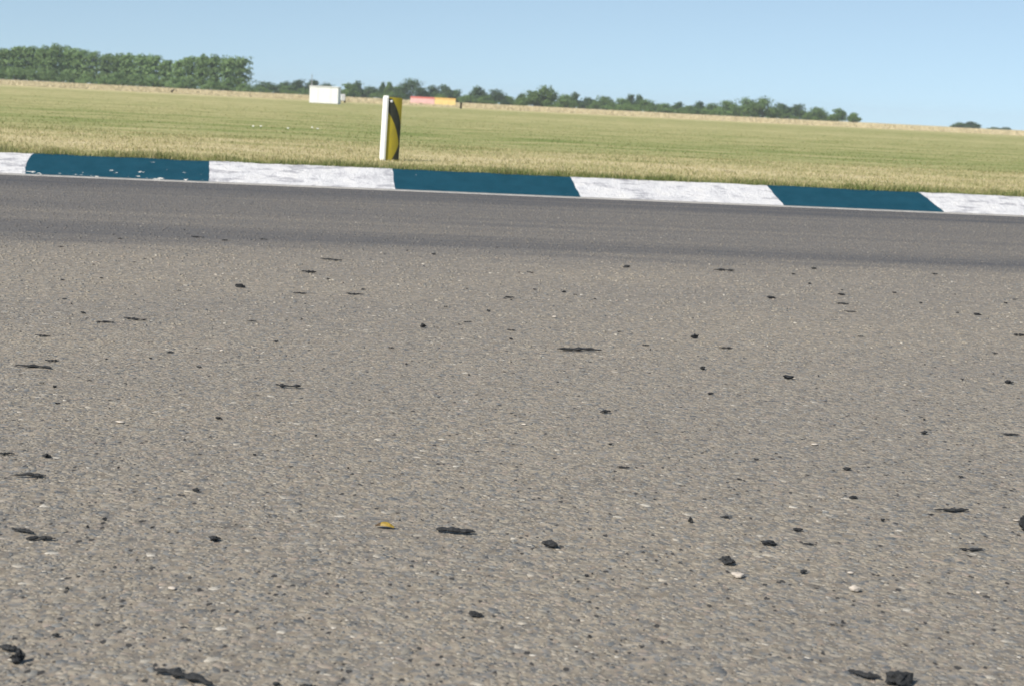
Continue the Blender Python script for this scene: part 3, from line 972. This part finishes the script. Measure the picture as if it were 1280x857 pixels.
# ------------------------------------------------------------------ small white flowers on the grass
PETAL = plain('petal', (0.82, 0.82, 0.78), 0.6, 0.2, 0.05, 60)
STEMG = plain('stem_green', (0.06, 0.11, 0.03), 0.7, 0.2, 0.2, 60)
for i, (px, py) in enumerate([(316.5, 160.5), (326, 160.5), (360, 163), (390, 162), (397, 163.5)]):
    p = on_z(px, py + 2.0, FZ)
    f = tag(empty('white_flower', p, i * 1.1), '%s small white flower from the left, in the grass left of the marker post' % ORD[i], 'flower', 'white flowers in the field')
    bm = bmesh.new()
    bmesh.ops.create_cone(bm, cap_ends=True, segments=6, radius1=.0025, radius2=.002, depth=.05, matrix=Matrix.Translation((0, 0, .025)))
    bm_obj('stem', bm, STEMG, f)
    bm = bmesh.new()
    for k in range(11):
        a = k * 2 * math.pi / 11
        c0, s0 = math.cos(a), math.sin(a)
        pts = [(.003, -.004, .050), (.018, -.006, .054), (.026, 0, .050), (.018, .006, .054), (.003, .004, .050)]
        bm.faces.new([bm.verts.new((x * c0 - y * s0, x * s0 + y * c0, z)) for x, y, z in pts])
    bmesh.ops.create_uvsphere(bm, u_segments=8, v_segments=6, radius=.011, matrix=Matrix.Translation((0, 0, .055)))
    bm_obj('bloom', bm, PETAL, f)

# ------------------------------------------------------------------ rubber debris on the tarmac
RUB = Mat('tyre_rubber', 0.75, 0.35)
nr = RUB.noise(RUB.coord(), 260, 5, .7)
RUB.col(RUB.ramp(nr, [(0.3, (0.013, 0.014, 0.015)), (0.6, (0.028, 0.029, 0.030)), (0.8, (0.065, 0.063, 0.060))]))
RUB.bump(nr, 0.0015, 0.9)
RUB = RUB.m
def strip_mesh(L, T, seed, bend=0.15, kink=None, taper=1.0, flat=0.7):
    """rolled-up rubber shred: an uneven bent tube of length L, thickness T, lying along x"""
    r = random.Random(seed)
    bm = bmesh.new()
    N, Kk = 14, 8
    ph = r.uniform(0, 6.28)
    off = r.uniform(0, 50)
    rings = []
    for i in range(N + 1):
        t = i / N
        x = (t - .5) * L
        y = L * bend * (math.sin(t * math.pi * r_f + ph) if (r_f := 1.3 + 0.7 * (seed % 3)) else 0) * .6
        y += L * 0.06 * mnoise.noise(Vector((t * 5, off, 0)))
        zc = T * .40 + T * .25 * max(0, mnoise.noise(Vector((t * 3.2, off, 7))))
        if kink:
            for (kt, kz_) in kink:
                zc += kz_ * T * 0.3 * max(0, 1 - abs(t - kt) * 4)
        prof_ = (math.sin(math.pi * min(1, max(0, t * .94 + .03))) ** (.45 * taper))
        rad_ = T * .62 * max(.14, prof_) * (0.80 + .85 * mnoise.noise(Vector((t * 7, off, 3))))
        ring = []
        for k in range(Kk):
            a = k * 2 * math.pi / Kk
            rr = rad_ * (1 + .35 * mnoise.noise(Vector((t * 9, math.cos(a) * 1.5 + off, math.sin(a) * 1.5))))
            ring.append(bm.verts.new((x + .15 * T * mnoise.noise(Vector((t * 7 + 3, a, off))), y + rr * 1.15 * math.cos(a), max(-.001, zc + rr * flat * math.sin(a) + rr * (1 - flat) * .3))))
        rings.append(ring)
    for a_, b_ in zip(rings, rings[1:]):
        for k in range(Kk): bm.faces.new((a_[k], a_[(k + 1) % Kk], b_[(k + 1) % Kk], b_[k]))
    bm.faces.new(rings[0]); bm.faces.new(rings[-1])
    return bm
def chunk_mesh(L, T, seed, sub=2, am=1.0):
    """crumbly lump: noisy ball flattened on the ground"""
    bm = bmesh.new()
    bmesh.ops.create_icosphere(bm, subdivisions=sub, radius=.5)
    off = seed * 3.77
    for v_ in bm.verts:
        q = v_.co * 2.2
        k = 0.9 + am * .85 * mnoise.noise(q + Vector((off, 0, 0))) + am * .6 * mnoise.noise(q * 2.3 + Vector((0, off, 0)))
        v_.co *= max(.3, k)
        v_.co.x *= L
        v_.co.y *= L * .7
        v_.co.z *= T * 1.0
    zs = min(v_.co.z for v_ in bm.verts)
    for v_ in bm.verts: v_.co.z = max(0, v_.co.z - zs - T * .15)
    return bm
debris_n = [0]
SMALL_LAB = 'tiny black crumb of tyre rubber lying loose on the tarmac'
def debris(px, py, wpx, hpx, kind='s', rot=None, label=None, bend=0.10, kink=None, dx=0, mat=None, name=None, cat='rubber'):
    debris_n[0] += 1
    sd2 = 500 + debris_n[0]
    r = random.Random(sd2)
    p_ = on_z(px, py + hpx * .4, 0.0012)
    d_ = (p_ - CAM).length
    s_ = d_ / F_PX
    L, T = wpx * s_ * 0.95, hpx * s_ * 0.74
    if kind == 's':
        bm_ = strip_mesh(L, T, sd2, bend, kink)
        nm = 'rubber_strip'
    else:
        bm_ = chunk_mesh(L * .95, T * .9, sd2, 1 if wpx < 5 else (2 if wpx < 15 else 3), 0.35 if cat == 'pebble' else (0.6 if wpx > 25 else 1.0))
        nm = 'rubber_lump'
    if label is None: nm = 'rubber_crumb'
    o = bm_obj(name or nm, bm_, mat or RUB, smooth=(cat == 'pebble'))
    o.location = p_
    o.rotation_euler = (0, 0, (rot if rot is not None else r.uniform(-.35, .35)))
    tag(o, label or SMALL_LAB, cat, 'tiny rubber crumbs on the tarmac' if label is None else 'rubber debris on the tarmac')
    return o
R_ = math.radians
# the pieces one can single out
debris(724, 436, 60, 7, 's', R_(8), 'longest thin black rubber strip, lying near the middle of the picture', .06, [(.6, .5)])
debris(42, 457, 48, 5, 's', R_(-8), 'long bent rubber strip at the left edge, level with the middle strip', .08)
debris(65, 450, 17, 4.5, 's', R_(20), 'short rubber strip touching the bent strip at the left edge')
debris(360, 481, 33, 8, 's', R_(-6), 'thick rounded rubber strip right of the bent strips on the left', .05)
debris(414, 324, 31, 4, 's', R_(-15), 'thin flat rubber strip near the dark racing line, left of centre', .04)
debris(905, 337, 28, 4.5, 's', R_(0), 'straight rubber strip near the dark racing line on the right', .04)
debris(386, 339, 19, 5, 's', R_(0), 'short rubber strip just below the thin strip by the racing line')
debris(300, 356, 11, 8, 'c', None, 'dark knobbly rubber lump in the upper left of the tarmac')
debris(375, 366, 18, 3.5, 's', R_(5), 'faint thin rubber strip right of the upper left lump')
debris(131, 402, 22, 3, 's', R_(4), 'thin rubber strip, left one of two in line at the upper left')
debris(168, 398, 32, 4, 's', R_(-14), 'thin rubber strip, right one of two in line at the upper left')
debris(53, 419, 20, 3.5, 's', R_(-5), 'short straight rubber strip above the bent strips at left')
debris(247, 296, 17, 2.6, 's', 0, 'thin rubber shred on the edge of the dark racing line at left')
debris(443, 367, 23, 3.6, 's', R_(-6), 'thin rubber shred upper left of the lone square lump')
debris(528, 406, 9, 8, 'c', None, 'small square rubber lump left of the longest strip')
debris(783, 332, 9, 5, 'c', None, 'small rubber lump by the racing line right of centre')
debris(637, 371, 13, 3.5, 's', 0, 'little rubber shred in a cluster above the longest strip')
debris(868, 419, 11, 8.5, 'c', None, 'pointed dark rubber lump right of the longest strip')
debris(907, 434, 18, 4.5, 's', R_(-3), 'stubby rubber strip below the pointed lump on the right')
debris(878, 459, 8, 6, 'c', None, 'round rubber lump below the stubby strip on the right')
debris(985, 470, 14, 7, 'c', None, 'angular rubber lump right of the round lump')
debris(964, 371, 12, 5, 'c', None, 'dark rubber lump below the straight strip on the right')
debris(1053, 379, 16, 3.6, 's', 0, 'rubber shred, upper of two lines at the upper right')
debris(1063, 389, 16, 2.6, 's', R_(-4), 'rubber shred, lower of two lines at the upper right')
debris(1052, 367, 9, 4, 'c', None, 'small lump above the two rubber lines at the upper right')
debris(1261, 476, 11, 7, 'c', None, 'rubber lump near the right edge, halfway down')
debris(1274, 418, 14, 4, 's', 0, 'rubber shred cut by the right edge of the picture')
debris(757, 513, 14, 7, 's', R_(18), 'little rubber shred below the longest strip')
debris(1155, 539, 9, 7.5, 'c', None, 'small round rubber lump on the right below mid height')
debris(1058, 584, 12, 6, 'c', None, 'oval rubber lump left of the round lump on the right')
debris(1067, 620, 11, 6, 'c', None, 'oval rubber lump directly beneath the other oval one')
debris(1190, 636, 47, 6.5, 's', R_(14), 'long thin tapering rubber strip at the lower right', .06)
debris(1263, 542, 22, 4, 's', R_(-3), 'thin wiry rubber shred at the right edge')
debris(1214, 685, 30, 5, 's', R_(8), 'wavy thin rubber shred below the long tapering strip', .2)
debris(779, 583, 17, 4, 's', R_(3), 'thin rubber shred right of centre in the lower half')
debris(863, 648, 8, 11, 'c', None, 'upright rubber nub in the lower right centre')
debris(907, 645, 16, 4, 's', 0, 'flat rubber shred right of the upright nub')
debris(569, 662, 52, 10, 's', R_(-8), 'thick fish shaped rubber strip in the lower middle', .05)
debris(688, 678, 20, 12, 'c', None, 'crumbly black rubber lump right of the fish shaped strip')
debris(908, 698, 19, 14, 'c', R_(-40), 'slanted dark rubber lump above a pale pebble')
debris(962, 677, 22, 7, 'c', None, 'flat rubber lump upper right of the slanted one')
debris(997, 660, 12, 6, 'c', None, 'small rubber lump above the thin curved shred at lower right')
debris(1012, 679, 19, 3.6, 's', R_(-12), 'thin curved rubber shred right of the flat lump')
debris(1004, 713, 11, 7, 's', R_(35), 'small tilted rubber shred below the thin curved one')
debris(595, 766, 18, 8, 'c', None, 'small rubber lump alone near the bottom centre')
debris(229, 843, 90, 15, 's', R_(-22), 'thick long rubber strip at the bottom left edge', .05)
debris(11, 808, 27, 11, 's', R_(-10), 'curled rubber piece in the bottom left corner, upper arm', .1)
debris(22, 818, 16, 22, 'c', None, 'curled rubber piece in the bottom left corner, hooked end')
debris(29, 662, 32, 7, 's', R_(-20), 'rubber strip at the lower left edge, upper of a crossed pair', .08)
debris(51, 671, 35, 8, 's', R_(14), 'rubber strip at the lower left edge, lower of a crossed pair', .08)
debris(268, 671, 17, 9, 'c', R_(-30), 'dark rubber lump right of the crossed pair')
debris(36, 593, 42, 7, 's', R_(10), 'thin tailed rubber strip at the left edge above the crossed pair', .06, [(.45, .8)])
debris(8, 566, 20, 5, 's', 0, 'flat rubber shred at the left edge above the tailed strip')
debris(58, 568, 10, 8, 'c', None, 'small black lump right of the flat shred at left edge')
debris(245, 611, 11, 6, 'c', None, 'small dark lump in the lower left quarter')
debris(273, 521, 9, 5, 'c', None, 'small dark lump below the thick rounded strip, to its left')
debris(1080, 841, 42, 11, 's', R_(-28), 'wavy rubber tail at the bottom right, left of the big lump', .08)
debris(1122, 843, 40, 28, 'c', None, 'big angular rubber lump at the bottom right edge')
debris(386, 856, 25, 7, 's', 0, 'rubber strip cut by the bottom edge, left of centre')
debris(346, 853, 10, 7, 'c', None, 'little lump at the bottom edge beside the cut strip')
debris(1284, 648, 22, 34, 'c', None, 'dark rubber lump cut off by the right edge of the picture')
# crumbs nothing tells apart
crumbs = [(281,300,10,3,'s'),(329,299,14,2.4,'s'),(150,298,6,2.4,'c'),(76,308,8,2.6,'s'),(168,327,5,2.5,'c'),(181,323,5,2,'c'),(117,330,4,2.4,'c'),(78,349,8,2.6,'c'),
 (127,347,6,2.4,'c'),(224,363,6,2,'s'),(81,373,6,2.6,'c'),(89,379,4,3,'c'),(104,390,8,4,'c'),(315,401,16,3,'s'),(377,398,4,4,'c'),(345,426,8,4,'s'),(213,439,9,3.5,'c'),
 (246,434,4,3,'c'),(188,447,6,3.6,'c'),(249,458,8,3.6,'s'),(133,448,5,2.4,'s'),(68,482,6,5,'c'),(52,478,7,3,'s'),(158,479,3,3,'c'),(112,475,7,3,'s'),
 (481,317,4,2.4,'c'),(509,313,4,2.4,'c'),(542,317,7,3.2,'c'),(530,332,3,3,'c'),(621,309,4,2,'c'),(663,340,12,3,'s'),(649,340,4,2.4,'c'),(584,360,5,3,'c'),(454,361,7,3.2,'c'),
 (410,348,6,3,'c'),(429,353,3,2.4,'c'),(668,361,6,2.4,'c'),(705,364,8,3.8,'c'),(719,368,7,2.4,'s'),(744,373,5,3,'c'),(631,372,4,3,'c'),(639,374,5,3,'c'),(611,388,8,4,'c'),(557,383,6,3.6,'s'),
 (585,402,14,2.4,'s'),(574,405,5,2,'s'),(639,412,14,3,'s'),(639,423,7,3.4,'c'),(489,434,9,3.4,'s'),(508,454,5,3.4,'c'),(515,450,4,2.4,'c'),(587,467,5,4.6,'c'),(774,414,6,2.6,'c'),(710,470,3,3.4,'c'),
 (697,476,5,3.4,'c'),(717,455,4,2,'c'),(1017,335,8,3,'c'),(992,342,7,2.6,'c'),(1012,354,6,3,'c'),(1052,362,5,2,'c'),(984,385,3,4,'c'),(1168,342,9,2.8,'s'),(1118,365,7,2.8,'c'),
 (1194,367,4,3,'c'),(1197,390,5,3.2,'c'),(1151,378,6,2.8,'c'),(1222,392,10,4,'c'),(1257,378,6,3.4,'c'),(1269,374,9,2,'s'),(807,431,13,3.2,'s'),(1076,420,9,3,'s'),(1023,469,5,4,'c'),
 (1203,473,4,6,'c'),(1244,441,6,3,'c'),(1242,466,3,3,'c'),(888,491,10,4,'s'),(967,437,3,3,'c'),(813,436,3,3,'c'),(855,381,3,3,'c'),(866,397,3,2.6,'c'),(1156,454,4,5,'c'),(72,503,7,5,'c'),
 (137,509,4,4,'c'),(318,567,6,4,'c'),(395,543,5,5,'c'),(435,584,5,5,'c'),(763,554,7,4,'c'),(733,718,7,5,'c'),(740,715,4,5,'c'),(924,598,8,4,'s'),(945,573,8,4,'s'),
 (1155,523,5,5,'c'),(1201,595,8,4,'s'),(1103,649,6,6,'c'),(148,583,4,5,'c'),(131,647,6,8,'c'),(109,656,5,7,'c'),(70,792,10,8,'c'),(84,733,6,8,'c'),(500,649,5,4,'c'),(818,622,5,4,'c'),(527,648,4,4,'c')]
for (px, py, w, hgt, kd) in crumbs: debris(px, py, w * .88, hgt * .9, kd)

# pale pebbles
PEB = plain('pale_pebble', (0.46, 0.41, 0.35), 0.7, 0.3, 0.2, 90, 0.001)
pebbles = [(922, 716, 19, 11, 'pale cream pebble just below the slanted rubber lump'), (1068, 733, 17, 13, 'pale grey pebble at the lower right, larger of two'),
           (1063, 714, 10, 5, 'small yellowish pebble above the larger pale grey one'), (215, 733, 14, 6, 'white oval pebble at the lower left'),
           (150, 526, 14, 4, 'flat pale pebble at left, below the rubber strips'), (655, 529, 8, 4, 'small white pebble at the centre of the tarmac'),
           (693, 395, 8, 4, 'bright white pebble above the longest rubber strip'), (1018, 554, 11, 4, 'white flake shaped pebble on the right'),
           (1223, 739, 7, 5, 'small white pebble near the lower right corner'), (277, 437, 6, 5, 'small white pebble above the thick rounded strip'),
           (1270, 649, 10, 2.5, 'thin white flake beside the dark lump at the right edge'), (887, 330, 4, 3, 'tiny white pebble left of the straight strip')]
for (px, py, w, hgt, lab) in pebbles:
    o = debris(px, py, w, hgt, 'c', None, lab, mat=PEB, name='pebble', cat='pebble')
    o['group'] = 'pale pebbles on the tarmac'
# curled yellow leaf
p = on_z(481, 659, 0.0015)
sc = (p - CAM).length / F_PX
leaf = tag(empty('fallen_leaf', p, R_(-8)), 'small curled yellow leaf with brown end on the tarmac', 'leaf')
LY = plain('leaf_yellow', (0.30, 0.20, 0.03), 0.55, 0.4, 0.5, 120)
LB = plain('leaf_brown', (0.06, 0.035, 0.012), 0.6, 0.4, 0.3, 120)
def curl(x0, x1, mat, nm):
    b2 = bmesh.new()
    rows = []
    for i in range(9):
        t = x0 + (x1 - x0) * i / 8
        wv = 6.5 * sc * math.sin(math.pi * min(.97, max(.06, t))) ** .6
        rr = []
        for k in range(7):
            a = (k / 6 - .5) * 2.6
            rr.append(b2.verts.new(((t - .5) * 24 * sc, wv * .8 * math.sin(a), .0008 + wv * .75 * (math.cos(a)) + .35 * wv)))
        rows.append(rr)
    for a_, b_ in zip(rows, rows[1:]):
        for k in range(6): b2.faces.new((a_[k], a_[k + 1], b_[k + 1], b_[k]))
    r2 = bmesh.ops.extrude_face_region(b2, geom=b2.faces[:])
    bmesh.ops.translate(b2, vec=(0, 0, -.0006), verts=[e for e in r2['geom'] if isinstance(e, bmesh.types.BMVert)])
    return bm_obj(nm, b2, mat, leaf)
curl(.0, .30, LB, 'brown_end')
curl(.305, 1.0, LY, 'blade')
print('stones', n_stones, 'debris', debris_n[0])

# ------------------------------------------------------------------ thin summer haze
hz = box_bm(-1500, 1500, -60, 1700, -1.2, 16.0)
hm = bpy.data.materials.new('haze_air')
hm.use_nodes = True
ht = hm.node_tree
ht.nodes.remove(ht.nodes['Principled BSDF'])
pv = ht.nodes.new('ShaderNodeVolumePrincipled')
pv.inputs['Color'].default_value = (0.86, 0.93, 1.0, 1)
pv.inputs['Density'].default_value = 0.00022
ht.links.new(pv.outputs[0], ht.nodes['Material Output'].inputs['Volume'])
tag(bm_obj('haze', hz, hm), kind='stuff')
